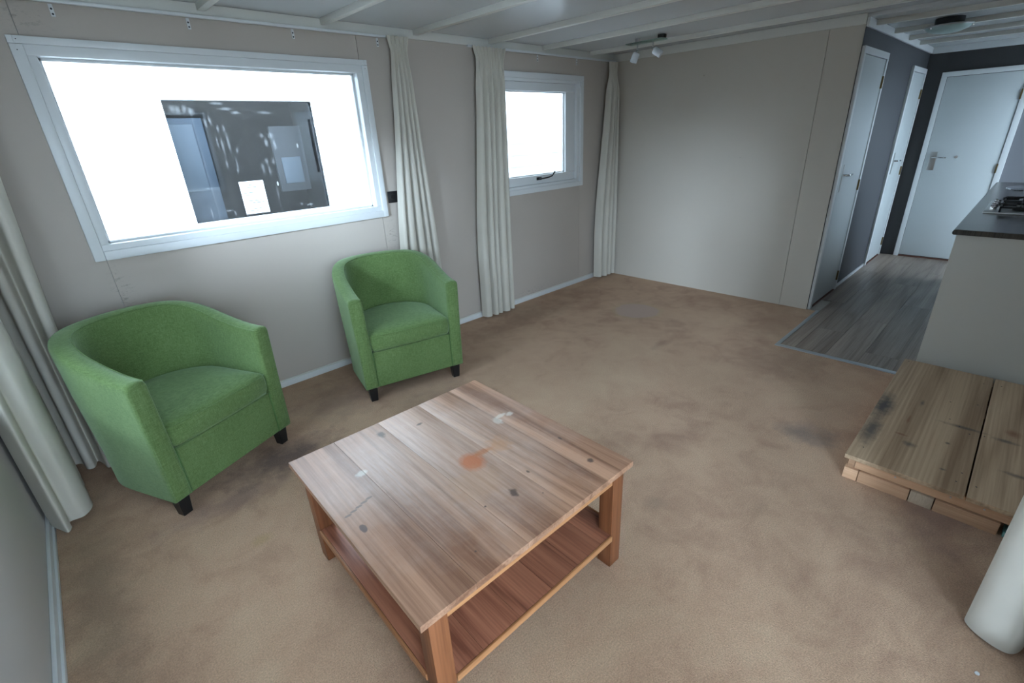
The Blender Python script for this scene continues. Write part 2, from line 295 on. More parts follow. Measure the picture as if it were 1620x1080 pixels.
# ------------------------------------------------------------------ mesh helpers
def origin(o):
    v = Vector((0, 0, 0))
    while o is not None: v += o.location; o = o.parent
    return v
def link(name, me, mat, parent=None, local=False, smooth=None, wrap=None):
    if mat is not None: me.materials.append(M[mat] if isinstance(mat, str) else mat)
    o = bpy.data.objects.new(name, me); C.objects.link(o)
    if parent is not None:
        o.parent = parent
        if not local:
            off = origin(parent)
            if off.length > 0: me.transform(Matrix.Translation(-off))
    if smooth is not None:
        me.polygons.foreach_set('use_smooth', [True] * len(me.polygons)); me.set_sharp_from_angle(angle=math.radians(smooth))
    return o
def bm_link(name, bm, mat, parent=None, local=False, smooth=None):
    bmesh.ops.recalc_face_normals(bm, faces=bm.faces)
    me = bpy.data.meshes.new(name); bm.to_mesh(me); bm.free()
    return link(name, me, mat, parent, local, smooth)
def add_box(bm, x0, x1, y0, y1, z0, z1, slope=0.0):
    vs_ = [bm.verts.new((x, y, z + slope * y)) for x in (x0, x1) for y in (y0, y1) for z in (z0, z1)]
    fs = []
    for f in ((0, 1, 3, 2), (4, 6, 7, 5), (0, 4, 5, 1), (2, 3, 7, 6), (0, 2, 6, 4), (1, 5, 7, 3)):
        fs.append(bm.faces.new([vs_[k] for k in f]))
    return vs_, fs
def box(name, x0, x1, y0, y1, z0, z1, mat, parent=None, bev=0.0, local=False, seg=2, slope=0.0):
    bm = bmesh.new(); add_box(bm, min(x0, x1), max(x0, x1), min(y0, y1), max(y0, y1), min(z0, z1), max(z0, z1), slope)
    if bev: bmesh.ops.bevel(bm, geom=list(bm.edges), offset=bev, segments=seg, affect='EDGES', profile=0.6)
    return bm_link(name, bm, mat, parent, local, 40 if bev else None)
def lathe_bm(profile, n=24, axis=2, bm=None, center=(0, 0, 0), rot=None):
    bm = bm or bmesh.new(); rings = []
    R = rot or Matrix.Identity(3)
    for r, z in profile:
        ring = []
        for k in range(n):
            a = 2 * math.pi * k / n
            p = R @ Vector((r * math.cos(a), r * math.sin(a), z)); ring.append(bm.verts.new(p + Vector(center)))
        rings.append(ring)
    for a, b in zip(rings, rings[1:]):
        for k in range(n): bm.faces.new((a[k], a[(k + 1) % n], b[(k + 1) % n], b[k]))
    bm.faces.new(rings[0]); bm.faces.new(rings[-1])
    return bm
def tube_bm(pts, r, n=8, bm=None):
    bm = bm or bmesh.new(); rings = []; pts = [Vector(p) for p in pts]
    for i, p in enumerate(pts):
        t = (pts[min(i + 1, len(pts) - 1)] - pts[max(i - 1, 0)]).normalized()
        a = t.cross(Vector((0.13, 0.31, 0.94))).normalized(); b = t.cross(a)
        rings.append([bm.verts.new(p + (a * math.cos(2 * math.pi * k / n) + b * math.sin(2 * math.pi * k / n)) * r) for k in range(n)])
    for a, b in zip(rings, rings[1:]):
        for k in range(n): bm.faces.new((a[k], a[(k + 1) % n], b[(k + 1) % n], b[k]))
    bm.faces.new(rings[0]); bm.faces.new(rings[-1]); return bm
def empty(name, loc):
    o = bpy.data.objects.new(name, None); C.objects.link(o); o.location = loc; o.empty_display_size = 0.1; return o
def tag(o, label, cat, group=None):
    o['label'] = label; o['category'] = cat
    if group: o['group'] = group
    return o
def struct(o, label, cat):
    o['kind'] = 'structure'; o['label'] = label; o['category'] = cat; return o

# ------------------------------------------------------------------ room shell
XW, XH, YS, YH = -4.95, 2.62, -3.60, -2.115     # west wall, hall end, south wall, hall wall
ZT = 2.30; T = 0.09
def wall_core(name, axis, pos, out, a0, a1, z0, z1, openings, mat, label):
    """wall slab with rectangular openings (a0,a1,z0,z1); interior face at pos, thickness towards out"""
    bm = bmesh.new(); p0, p1 = sorted((pos, pos + out * T))
    cuts = sorted(openings)
    def seg(b0, b1, c0, c1):
        if b1 - b0 < 1e-4 or c1 - c0 < 1e-4: return
        if axis == 'x': add_box(bm, b0, b1, p0, p1, c0, c1)
        else: add_box(bm, p0, p1, b0, b1, c0, c1)
    cur = a0
    for o0, o1, c0, c1 in cuts:
        seg(cur, o0, z0, z1); seg(o0, o1, z0, c0); seg(o0, o1, c1, z1); cur = o1
    seg(cur, a1, z0, z1)
    return struct(bm_link(name, bm, mat), label, 'wall')
W1 = (-4.385, -2.785, 1.055, 1.965)      # opening of the big window
W2 = (-1.715, -0.53, 1.06, 1.965)        # opening of the small window
W3 = (-1.75, -0.60, 0.62, 1.85)          # west window (y range)
W4 = (-4.80, -2.94, 0.03, 2.03)          # patio door (south)
W6 = (0.70, 1.55, 1.20, 1.85)            # small kitchen window over the sink
W5 = (1.90, 2.50, 0.06, 1.98)              # kitchen window (south)
PT = 0.010
wn = wall_core('wall_north', 'x', PT, 1, XW - T, 0.09, -0.02, ZT, [W1, W2], 'core', 'grey beige papered wall that holds the two windows')
segs = [(-4.95, -4.386), (-4.384, -2.784), (-2.786, -1.80), (-1.80, -0.529), (-0.527, 0.0)]
def npanel(x0, x1, z0, z1):
    bm = bmesh.new(); add_box(bm, x0, x1, 0.0, PT, z0, z1)
    bm_link('wall_panel', bm, 'wall_n', wn)
g = 0.0015
npanel(-4.95, -4.386 - g, 0, ZT); npanel(-4.386 + g, -2.786 - g, 0, W1[2]); npanel(-4.386 + g, -2.786 - g, W1[3], ZT)
npanel(-2.786 + g, -1.80 - 2 * g, 0, ZT); npanel(-1.80 + 2 * g, W2[0], 0, ZT); npanel(W2[0], W2[1], 0, W2[2]); npanel(W2[0], W2[1], W2[3], ZT); npanel(-0.53 + g, 0, 0, ZT)
we = wall_core('wall_east', 'y', PT, 1, YH + 0.002, 0.01, -0.02, ZT, [], 'core', 'plain warm grey papered wall at the far side of the living room')
for y0, y1 in ((-1.890, 0.0), (YH, -1.8925)):
    box('wall_panel', 0.0, PT, y0, y1, 0, ZT, 'wall_e', we)
box('joint_strip', -0.0012, 0.006, -1.890, -1.880, 0, 2.13, 'wall_e', we)
ww = wall_core('wall_west', 'y', XW, -1, YS, 0.0, -0.02, ZT, [W3], 'wall_w', 'off white wall at the left edge of the photo')
ws = wall_core('wall_south', 'x', YS, -1, XW - T, XH + 0.05, -0.02, ZT, [W4, W6, W5], 'wall_w', 'wall behind the kitchen worktop and beside the camera')
wh = wall_core('wall_hall', 'x', YH, 1, 0.0 + PT + T, XH + 0.05, -0.02, ZT, [], 'hall_grey', 'slate grey hallway wall with two white doors')
box('corner_face', 0.0, PT + T, YH - 0.0005, YH + 0.0015, 0, ZT, 'hall_grey', wh)
wf = wall_core('wall_hall_end', 'y', XH, 1, YS - T, YH + T, -0.02, ZT, [], 'hall_dark', 'charcoal end wall of the hallway with a white door')
box('wall_panel', XH - 0.004, XH, YS, -2.957, 0, 2.12, 'end_wall_pale', wf)  # thin slab carrying the paler slate tone on the end wall
# baseboards
bn = box('baseboard_north', XW, -0.002, -0.014, -0.0005, 0, 0.042, 'white', None, 0.003); struct(bn, 'low white skirting strip along the window wall', 'baseboard')
box('cap_bead', XW, -0.002, -0.008, 0.0, 0.042, 0.050, 'cream', bn)
bw = box('baseboard_west', XW + 0.0005, XW + 0.014, YS, -0.016, 0, 0.055, 'white', None, 0.003); struct(bw, 'white skirting strip at the foot of the left wall', 'baseboard')
box('cap_bead', XW + 0.0005, XW + 0.022, YS, -0.016, 0.0, 0.022, 'white', bw, 0.004)
bh = box('baseboard_hall', 0.80, 1.86, YH - 0.012, YH, 0, 0.03, 'white', None, 0.002); struct(bh, 'thin pale skirting between the two hallway doors', 'baseboard')

# floor: carpet, then laminate planks in the hall and kitchen
bm = bmesh.new()
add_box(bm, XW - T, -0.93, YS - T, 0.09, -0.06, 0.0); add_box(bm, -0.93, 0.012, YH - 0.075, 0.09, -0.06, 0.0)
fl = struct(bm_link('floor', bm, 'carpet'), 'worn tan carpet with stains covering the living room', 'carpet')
lam = box('floor_hall', -0.93, XH + 0.1, YS - T, YH, -0.06, -0.004, 'core'); struct(lam, 'grey oak laminate floor of hallway and kitchen', 'floor')
pw = 0.192; y = YH - 0.0; row = 0; y -= 0.0
ytop = YH
while ytop > YS:
    y0 = max(YS, ytop - pw); x = -0.915 - (0.0, 0.75, 0.35, 1.05)[row % 4]
    while x < XH:
        x0 = max(x, -0.915 if ytop <= YH - 0.07 or True else x); x1 = min(x + 1.28, XH)
        yt = ytop if x0 >= 0 or ytop < YH - 0.1 else ytop
        if x1 - x0 > 0.02:
            if ytop == YH and x0 < 0.0:
                yt = YH - 0.095
            box('plank', x0 + 0.0008, x1 - 0.0008, y0 + 0.0008, yt - 0.0008, -0.004, 0.002, 'laminate', lam)
        x += 1.28
    ytop -= pw; row += 1
t1 = box('trim_1', -0.945, -0.905, YS + 0.02, YH - 0.07, -0.002, 0.005, 'alu', None, 0.002); struct(t1, 'thin metal edge strip between carpet and laminate', 'floor trim')
t2 = box('trim_2', -0.905, 0.02, YH - 0.098, YH - 0.07, -0.002, 0.005, 'alu', None, 0.002); struct(t2, 'pale metal strip from carpet corner to the hall door', 'floor trim')

# ceiling
SL = 0.012
ce = box('ceiling', XW - T, XH + T, YS - T, 0.09, 2.235, 2.33, 'core', None, 0, slope=SL); struct(ce, 'white panelled ceiling with narrow battens', 'ceiling')
bx = [-4.30, -3.645, -2.995, -2.345, -1.66, -1.05, -0.39]
edges = [XW] + bx + [0.0]
for a, b in zip(edges, edges[1:]):
    box('ceiling_panel', a, b, YS, -0.0, 2.205, 2.234, 'ceil', ce, 0, slope=SL)
for x in bx:
    box('batten', x - 0.02, x + 0.02, YS, -0.018, 2.172, 2.206, 'cream', ce, 0.004, slope=SL)
hb = [0.20, 0.79, 1.36, 1.87]
edges = [0.0] + hb + [XH]
for a, b in zip(edges, edges[1:]):
    box('ceiling_panel', a, b, YS, YH, 2.18, 2.234, 'ceil', ce, 0, slope=SL)
for x in hb:
    box('batten', x - 0.02, x + 0.02, YS, YH - 0.018, 2.147, 2.182, 'cream', ce, 0.004, slope=SL)
c1 = box('trim_3', XW, 0, -0.018, -0.0005, 2.150, 2.204, 'cream', None, 0.003); struct(c1, 'cream cornice board above the windows', 'cornice')
c2 = box('trim_4', -0.020, -0.0005, YH, -0.02, 2.140, 2.204, 'cream', None, 0.003, slope=SL); struct(c2, 'cream cornice board along the far wall', 'cornice')
c3 = box('trim_5', 0.0, XH, YH - 0.018, YH - 0.0005, 2.125, 2.182, 'white', None, 0.003, slope=SL); struct(c3, 'white cornice board above the hallway doors', 'cornice')
c4 = box('trim_6', XH - 0.02, XH - 0.0005, YS, YH - 0.02, 2.12, 2.182, 'white', None, 0.003, slope=SL); struct(c4, 'white cornice board above the hall end door', 'cornice')

# ------------------------------------------------------------------ windows
def big_window():
    x0, x1, z0, z1 = -4.432, -2.745, 1.016, 2.003
    w = box('window_1', x0 + 0.02, x1 - 0.02, -0.022, -0.0005, z1 - 0.030, z1 + 0.0, 'white', None, 0.002)
    struct(w, 'large fixed window with broad white wooden frame', 'window')
    # casing
    box('casing', x0, x0 + 0.02, -0.022, 0, z1 - 0.03, z1, 'white', w, 0.001); box('casing', x1 - 0.02, x1, -0.022, 0, z1 - 0.03, z1, 'white', w, 0.001)
    box('casing', x0, x0 + 0.046, -0.024, 0, z0, z1 - 0.031, 'white', w, 0.006); box('casing', x1 - 0.040, x1, -0.024, 0, z0, z1 - 0.031, 'white', w, 0.006)
    box('casing', x0 + 0.046, x1 - 0.040, -0.024, 0, z0, z0 + 0.046, 'white', w, 0.005)
    for p in ((x0 + 0.03, z1 - 0.014), (x0 + 0.022, z1 - 0.055), (x1 - 0.02, z1 - 0.05)):
        bm = lathe_bm([(0.0022, 0), (0.0022, 0.002)], 8, center=(p[0], -0.0225, p[1]), rot=Matrix.Rotation(math.pi / 2, 3, 'X')); bm_link('screw_hole', bm, 'hole', w)
    # fixed frame
    i0, i1, k0, k1 = x0 + 0.04, x1 - 0.035, z0 + 0.04, z1 - 0.03
    p0, p1, q0, q1 = -4.352, -2.822, 1.092, 1.930
    box('frame', i0, i1, -0.012, 0.085, q1, k1, 'white', w, 0.002); box('frame', i0, i1, -0.012, 0.085, k0, q0, 'white', w, 0.002)
    box('frame', i0, p0, -0.012, 0.085, q0, q1, 'white', w, 0.002); box('frame', p1, i1, -0.012, 0.085, q0, q1, 'white', w, 0.002)
    for a in ((p0, p1, q1 - 0.012, q1), (p0, p1, q0, q0 + 0.012), (p0, p0 + 0.012, q0, q1), (p1 - 0.012, p1, q0, q1)):
        box('glazing_bead', a[0], a[1], 0.045, 0.06, a[2], a[3], 'white', w, 0.002)
    box('pane', p0, p1, 0.061, 0.066, q0, q1, 'glass_smudged', w)
    for x, z in ((-3.267, 1.516), (-3.437, 1.304)):
        bm = lathe_bm([(0.0005, 0), (0.006, 0.0004), (0.004, 0.001), (0.0005, 0.0012)], 12, center=(0, 0, 0), rot=Matrix.Rotation(math.pi / 2, 3, 'X'))
        bmesh.ops.scale(bm, vec=(0.9, 1, 2.2), verts=bm.verts); bmesh.ops.translate(bm, vec=(x, 0.0607, z), verts=bm.verts); bm_link('white_spot', bm, 'paper', w)
big_window()
def small_window():
    x0, x1, z0, z1 = -1.765, -0.494, 1.020, 2.001
    w = box('window_2', x0, x1, -0.020, -0.0005, z1 - 0.045, z1, 'white', None, 0.003)
    struct(w, 'small white window with a black stay handle', 'window')
    box('casing', x0, x0 + 0.045, -0.020, 0, z0, z1 - 0.045, 'white', w, 0.004); box('casing', x1 - 0.045, x1, -0.020, 0, z0, z1 - 0.045, 'white', w, 0.004)
    box('casing', x0 + 0.045, x1 - 0.045, -0.020, 0, z0, z0 + 0.045, 'white', w, 0.004)
    fx0, fx1, fz0, fz1 = x0 + 0.04, x1 - 0.04, z0 + 0.04, z1 - 0.04
    s0, s1, v0, v1 = fx0 + 0.045, fx1 - 0.045, fz0 + 0.028, fz1 - 0.028
    for a in ((fx0, fx1, fz1 - 0.028, fz1), (fx0, fx1, fz0, fz0 + 0.028), (fx0, s0, v0, v1), (s1, fx1, v0, v1)):
        box('frame', a[0], a[1], -0.004, 0.085, a[2], a[3], 'white', w, 0.002)
    p0, p1, q0, q1 = -1.545, -0.715, 1.165, 1.865
    for a in ((s0, s1, q1, v1), (s0, s1, v0, q0), (s0, p0, q0, q1), (p1, s1, q0, q1)):
        box('sash', a[0] + 0.001, a[1] - 0.001, 0.022, 0.075, a[2] + 0.001, a[3] - 0.001, 'white', w, 0.003)
    for a in ((p0, p1, q1 - 0.008, q1), (p0, p1, q0, q0 + 0.008), (p0, p0 + 0.008, q0, q1), (p1 - 0.008, p1, q0, q1)):
        box('gasket', a[0], a[1], 0.048, 0.052, a[2], a[3], 'metal', w)
    box('pane', p0, p1, 0.054, 0.058, q0, q1, 'glass', w)
    bm = bmesh.new(); add_box(bm, -1.135, -1.075, 0.012, 0.022, 1.122, 1.148)
    tube_bm([(-1.105, 0.012, 1.136), (-1.105, -0.016, 1.136), (-1.085, -0.026, 1.137), (-1.02, -0.026, 1.142), (-0.965, -0.022, 1.150), (-0.945, -0.030, 1.176), (-0.935, -0.034, 1.186)], 0.0075, 8, bm)
    h = bm_link('stay_handle', bm, 'black', w, False, 50); h['label'] = 'black metal window stay handle'
small_window()
def plain_window(name, axis, pos, out, o, label, mull=(), thick=0.05):
    a0, a1, z0, z1 = o; w = None
    def b(nm, c0, c1, d0, d1, e0, e1, mat, par, bev=0.003):
        q0, q1 = sorted((pos + out * d0, pos + out * d1))
        return box(nm, c0, c1, q0, q1, e0, e1, mat, par, bev) if axis == 'x' else box(nm, q0, q1, c0, c1, e0, e1, mat, par, bev)
    w = b(name, a0 - 0.03, a1 + 0.03, -0.015, 0.07, z1 - 0.04, z1 + 0.03, 'white', None); struct(w, label, 'window')
    b('frame', a0 - 0.03, a1 + 0.03, -0.015, 0.07, max(0.002, z0 - 0.03), z0 + 0.05, 'white', w)
    for c0, c1 in [(a0 - 0.03, a0 + thick), (a1 - thick, a1 + 0.03)] + [(m_ - thick, m_ + thick) for m_ in mull]:
        b('frame', c0, c1, -0.012, 0.068, z0 + 0.05, z1 - 0.04, 'white', w)
    xs = [a0 + thick] + sum(([m_ - thick, m_ + thick] for m_ in mull), []) + [a1 - thick]
    for c0, c1 in zip(xs[::2], xs[1::2]):
        b('pane', c0, c1, 0.03, 0.036, z0 + 0.05, z1 - 0.04, 'glass', w, 0)
plain_window('window_3', 'y', XW, -1, W3, 'wide white window in the left wall beside the camera', ())
plain_window('window_4', 'x', YS, -1, W4, 'white framed glazed patio door beside the camera', (-3.87,))
plain_window('window_6', 'x', YS, -1, W6, 'small white kitchen window over the sink', ())
plain_window('window_5', 'x', YS, -1, W5, 'glazed white back door beyond the kitchen worktop', ())

# ------------------------------------------------------------------ doors
def hall_door(name, x0, x1, zt, label, hz, handle):
    yw = YH
    d = box(name, x0, x1, yw - 0.022, yw - 0.0005, zt - 0.045, zt, 'white', None, 0.003); struct(d, label, 'door')
    box('jamb', x0, x0 + 0.045, yw - 0.022, yw, 0.003, zt - 0.045, 'white', d, 0.003); box('jamb', x1 - 0.045, x1, yw - 0.022, yw, 0.003, zt - 0.045, 'white', d, 0.003)
    lf = box('leaf', x0 + 0.048, x1 - 0.048, yw - 0.014, yw - 0.001, 0.022, zt - 0.049, 'door', d, 0.002)
    box('threshold', x0 + 0.045, x1 - 0.045, yw - 0.02, yw, 0.0025, 0.012, 'threshold', d)
    for z in hz:
        box('hinge', x1 - 0.055, x1 - 0.040, yw - 0.027, yw - 0.012, z - 0.045, z + 0.045, 'brass', d, 0.002)
    hx, hzz = handle
    box('lock_plate', hx - 0.014, hx + 0.014, yw - 0.018, yw - 0.0135, hzz - 0.13, hzz + 0.08, 'metal', lf, 0.002)
    bm = tube_bm([(hx, yw - 0.016, hzz), (hx, yw - 0.055, hzz), (hx + 0.012, yw - 0.062, hzz), (hx + 0.11, yw - 0.058, hzz - 0.002)], 0.008, 8); bm_link('lever', bm, 'chrome', lf, False, 50)
hall_door('door_1', 0.012, 0.775, 1.985, 'white door nearest the living room with chrome lever', (1.775, 0.975, 0.15), (0.16, 1.10))
hall_door('door_2', 1.87, 2.56, 1.955, 'narrow looking white door further down the hallway', (1.72, 0.96, 0.17), (2.02, 1.09))
def end_door():
    y0, y1, zt = -2.955, -2.262, 1.912
    x = XH
    d = box('door_3', x - 0.022, x - 0.0005, y0, y1, zt - 0.045, zt, 'white', None, 0.003); struct(d, 'white door closing the end of the hallway', 'door')
    box('jamb', x - 0.022, x, y1 - 0.045, y1, 0.003, zt - 0.045, 'white', d, 0.003); box('jamb', x - 0.022, x, y0, y0 + 0.05, 0.003, zt - 0.045, 'white', d, 0.003)
    lf = box('leaf', x - 0.014, x - 0.001, y0 + 0.053, y1 - 0.048, 0.022, zt - 0.049, 'door', d, 0.002)
    box('threshold', x - 0.02, x, y0 + 0.05, y1 - 0.045, 0.0025, 0.014, 'threshold', d)
    for z in (1.66, 0.98, 0.2):
        box('hinge', x - 0.026, x - 0.012, y0 + 0.045, y0 + 0.058, z - 0.045, z + 0.045, 'brass', d, 0.002)
    box('lock_plate', x - 0.018, x - 0.0135, -2.405, -2.345, 0.96, 1.145, 'metal', lf, 0.002)
    bm = tube_bm([(x - 0.016, -2.375, 1.09), (x - 0.055, -2.375, 1.09), (x - 0.062, -2.39, 1.09), (x - 0.058, -2.49, 1.088)], 0.007, 8); bm_link('lever', bm, 'chrome', lf, False, 50)
    bm = lathe_bm([(0.014, 0), (0.014, 0.003)], 12, center=(x - 0.0145, -2.566, 1.093), rot=Matrix.Rotation(-math.pi / 2, 3, 'Y')); bm_link('small_plate', bm, 'chrome', lf)
end_door()

# ------------------------------------------------------------------ outside
sc_ = box('sky_blocker_south', -3.9, 0.2, -5.75, -5.60, -0.6, 2.8, 'blocker', None); struct(sc_, 'tall dark timber screen added outside, out of view, to block sky light', 'wall')  # unseen, added to block sky light through the patio door
sw_ = box('sun_blocker_west', -7.1, -7.0, -4.3, 6, -0.6, 1.80, 'blocker', None); struct(sw_, 'added unseen dark timber fence outside the left window', 'wall')  # unseen, added to keep the low sun out of the left window
gr = box('ground_outside', -40, 40, -40, 40, -0.65, -0.60, 'paving'); struct(gr, 'paved ground outside the windows', 'ground')
nb = empty('neighbour_cabin', (-2.9, 2.0, -0.6)); tag(nb, 'white clad neighbouring cabin seen through the big window', 'building')
nx0, nx1, nz0, nz1 = -3.575, -2.305, 0.905, 1.925
z = -0.6; bh_ = 0.155
while z < 2.3:
    for a, b in (((-7.5, nx0), (nx1, 1.5)) if (z < nz1 and z + bh_ > nz0) else ((-7.5, 1.5),)):
        bm = bmesh.new(); vs_ = [(0, 0), (0, 0)]
        v = [bm.verts.new(p) for p in ((a, 2.0, z), (a, 2.005, z + bh_ - 0.0015), (a, 2.05, z + bh_ - 0.0015), (a, 2.05, z), (b, 2.0, z), (b, 2.005, z + bh_ - 0.0015), (b, 2.05, z + bh_ - 0.0015), (b, 2.05, z))]
        for f in ((0, 1, 2, 3), (4, 7, 6, 5), (0, 4, 5, 1), (1, 5, 6, 2), (2, 6, 7, 3), (3, 7, 4, 0)): bm.faces.new([v[k] for k in f])
        bm_link('cladding_board', bm, 'clad', nb)
    z += bh_
bm = bmesh.new(); add_box(bm, -7.5, nx0, 2.05, 2.062, -0.6, 2.3); add_box(bm, nx1, 1.5, 2.05, 2.062, -0.6, 2.3); add_box(bm, nx0, nx1, 2.05, 2.062, -0.6, nz0); add_box(bm, nx0, nx1, 2.05, 2.062, nz1, 2.3)
bm_link('wall_core', bm, 'clad', nb)
box('eaves_board', -7.6, 1.6, 1.9, 2.2, 2.3, 2.36, 'clad', nb, 0.004)
for a in ((nx0 - 0.05, nx1 + 0.05, nz1, nz1 + 0.05), (nx0 - 0.05, nx1 + 0.05, nz0 - 0.06, nz0), (nx0 - 0.05, nx0, nz0, nz1), (nx1, nx1 + 0.05, nz0, nz1)):
    box('window_frame', a[0], a[1], 1.975, 2.06, a[2], a[3], 'clad', nb, 0.004)
box('window_pane', nx0, nx1, 2.03, 2.036, nz0, nz1, 'glass', nb)
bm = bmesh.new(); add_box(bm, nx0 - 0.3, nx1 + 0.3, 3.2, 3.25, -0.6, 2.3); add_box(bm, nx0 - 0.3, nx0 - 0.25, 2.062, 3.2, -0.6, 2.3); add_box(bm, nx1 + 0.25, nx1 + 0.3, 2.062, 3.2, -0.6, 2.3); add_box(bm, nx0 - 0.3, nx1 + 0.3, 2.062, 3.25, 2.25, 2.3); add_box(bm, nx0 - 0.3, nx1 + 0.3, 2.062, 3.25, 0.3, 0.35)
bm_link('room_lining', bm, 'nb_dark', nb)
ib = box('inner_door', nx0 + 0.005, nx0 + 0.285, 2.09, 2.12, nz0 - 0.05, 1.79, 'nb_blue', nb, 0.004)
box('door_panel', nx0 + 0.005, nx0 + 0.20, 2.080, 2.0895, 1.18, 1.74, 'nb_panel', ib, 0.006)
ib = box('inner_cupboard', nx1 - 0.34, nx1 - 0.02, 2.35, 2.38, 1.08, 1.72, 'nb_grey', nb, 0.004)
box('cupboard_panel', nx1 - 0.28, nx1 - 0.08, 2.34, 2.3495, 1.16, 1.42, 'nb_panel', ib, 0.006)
pp = box('paper_notice', -3.138, -2.918, 2.020, 2.0215, 0.932, 1.232, 'paper', nb); 
pp['label'] = 'white printed sheet stuck to the neighbour pane'
for k, (w0, w1) in enumerate(((0.08, 0.13), (0.06, 0.15), (0.02, 0.12), (0.02, 0.10), (0.04, 0.17), (0.08, 0.19), (0.06, 0.15), (0.03, 0.12))):
    zz = 1.195 - (0, 0.022, 0.07, 0.09, 0.145, 0.165, 0.22, 0.24)[k]
    box('text_line', -3.138 + w0, -3.138 + w1, 2.0192, 2.020, zz, zz + 0.006, 'print', pp)

# ------------------------------------------------------------------ curtains
def smooth(t): t = max(0, min(1, t)); return t * t * (3 - 2 * t)
def meander(x0, x1, yv, yc, nf, seed):
    """plan of nf fat rounded folds along x: valleys at yv, crests at yc"""
    rnd = random.Random(seed); cuts = [0.0]
    for k in range(nf): cuts.append(cuts[-1] + rnd.uniform(0.75, 1.3))
    cuts = [x0 + (x1 - x0) * c / cuts[-1] for c in cuts]; P = []
    for a, b in zip(cuts, cuts[1:]):
        d = b - a; c = yv + (yc - yv) * rnd.uniform(0.75, 1.0)
        P += [(a + 0.04 * d, yv), (a + 0.10 * d, yv + (c - yv) * 0.45), (a + 0.20 * d, yv + (c - yv) * 0.85), (a + 0.48 * d, c), (a + 0.78 * d, yv + (c - yv) * 0.88), (a + 0.90 * d, yv + (c - yv) * 0.45)]
    return P + [(x1, yv)]
def curtain_parts(sheet, ztop, zh, zbot, nz, label, group):
    o = bm_link('curtain', sheet(zh, zbot + 0.05, nz, False), 'curtain', None, False, 80); tag(o, label, 'curtain', group)
    bm_link('pleated_heading', sheet(ztop, zh, 8, True), 'curtain', o, False, 80)
    bm_link('hem', sheet(zbot + 0.05, zbot, 3, False), 'curtain', o, False, 80)
    return o
def curtain_plan(pts, rail, ztop, zbot, label, group, keep=0.35, ridges=7, flare=0.0, ns=190, nz=40, head=0.085):
    """curtain whose hem follows the plan curve pts and which gathers to the rail line above"""
    P = [Vector((x, y, 0)) for x, y in pts]; P = [2 * P[0] - P[1]] + P + [2 * P[-1] - P[-2]]
    n = len(P) - 3
    def cr(u):
        i = min(int(u * n), n - 1); t = u * n - i; p0, p1, p2, p3 = P[i:i + 4]
        return 0.5 * (2 * p1 + (p2 - p0) * t + (2 * p0 - 5 * p1 + 4 * p2 - p3) * t * t + (3 * p1 - p0 - 3 * p2 + p3) * t ** 3)
    r0_, r1_ = Vector((*rail[0], 0)), Vector((*rail[1], 0)); nrm = Vector((-(r1_ - r0_).y, (r1_ - r0_).x, 0)).normalized(); ax = (r1_ - r0_).normalized()
    zh = ztop - head
    def sheet(z0, z1, m, header):
        bm = bmesh.new(); grid = []
        for j in range(m + 1):
            z = z0 + (z1 - z0) * j / m; low = smooth((ztop - z) / (ztop - zbot) * (1.25 if keep < 0.8 else 2.2)); row = []
            for i in range(ns + 1):
                s_ = i / ns; b = cr(s_); base = r0_.lerp(r1_, s_); fl = flare * max(0, (z - zh) / head); base = base + (r1_ - r0_) * (s_ - 0.5) * fl
                hp = base + nrm * (0.009 * math.cos(s_ * 2 * math.pi * ridges + 0.6) + 0.003 * math.cos(s_ * 4 * math.pi * ridges))
                dv = b - base; al = dv.dot(ax); nn = dv.dot(nrm); dep = (ztop - z) / (ztop - zbot); t = smooth((zh + 0.01 - z) / 0.2)
                fx = 0.08 + 0.92 * smooth(min(1.0, dep * (1.25 if keep < 0.8 else 2.2))); fn = keep + (1 - keep) * low
                p = hp.lerp(base + ax * al * fx + nrm * nn * fn, t); p.z = z; row.append(bm.verts.new(p))
            grid.append(row)
        for j in range(m):
            for i in range(ns): bm.faces.new((grid[j][i], grid[j][i + 1], grid[j + 1][i + 1], grid[j + 1][i]))
        bmesh.ops.recalc_face_normals(bm, faces=bm.faces); bmesh.ops.solidify(bm, geom=list(bm.faces), thickness=0.0015)
        return bm
    return curtain_parts(sheet, ztop, zh, zbot, nz, label, group)
G = 'cream pleated curtains'
curtain_plan(meander(-2.72, -2.37, -0.045, -0.125, 5, 1), ((-2.585, -0.078), (-2.455, -0.078)), 2.145, 0.02, 'cream curtain right of the big window, behind the further armchair', G, 0.45, 5, 0.30)
curtain_plan(meander(-1.965, -1.60, -0.045, -0.135, 5, 22), ((-1.855, -0.078), (-1.573, -0.078)), 2.140, 0.02, 'cream curtain hanging left of the small window', G, 0.55, 9, 0.22)
curtain_plan(meander(-0.315, -0.025, -0.040, -0.145, 4, 6), ((-0.165, -0.080), (-0.050, -0.080)), 2.130, 0.02, 'cream curtain in the far corner of the room', G, 0.75, 5, 0.22)
curtain_plan([(-4.93, -0.06), (-4.90, -0.13), (-4.86, -0.15), (-4.835, -0.09), (-4.80, -0.11), (-4.785, -0.19), (-4.755, -0.195), (-4.74, -0.14), (-4.72, -0.19), (-4.705, -0.255), (-4.675, -0.24), (-4.672, -0.12)], ((-4.92, -0.07), (-4.60, -0.07)), 2.14, 0.02, 'cream curtain left of the big window, in the left corner', G, 0.55)
curtain_plan([(-4.925, -0.30), (-4.865, -0.275), (-4.815, -0.30), (-4.810, -0.355), (-4.85, -0.385), (-4.84, -0.43), (-4.80, -0.49), (-4.793, -0.57), (-4.825, -0.625), (-4.875, -0.625), (-4.872, -0.675), (-4.886, -0.705), (-4.912, -0.655), (-4.937, -0.60)], ((-4.875, -0.20), (-4.875, -0.62)), 2.14, 0.02, 'cream curtain against the left wall, nearest the left photo edge', G, 0.5)
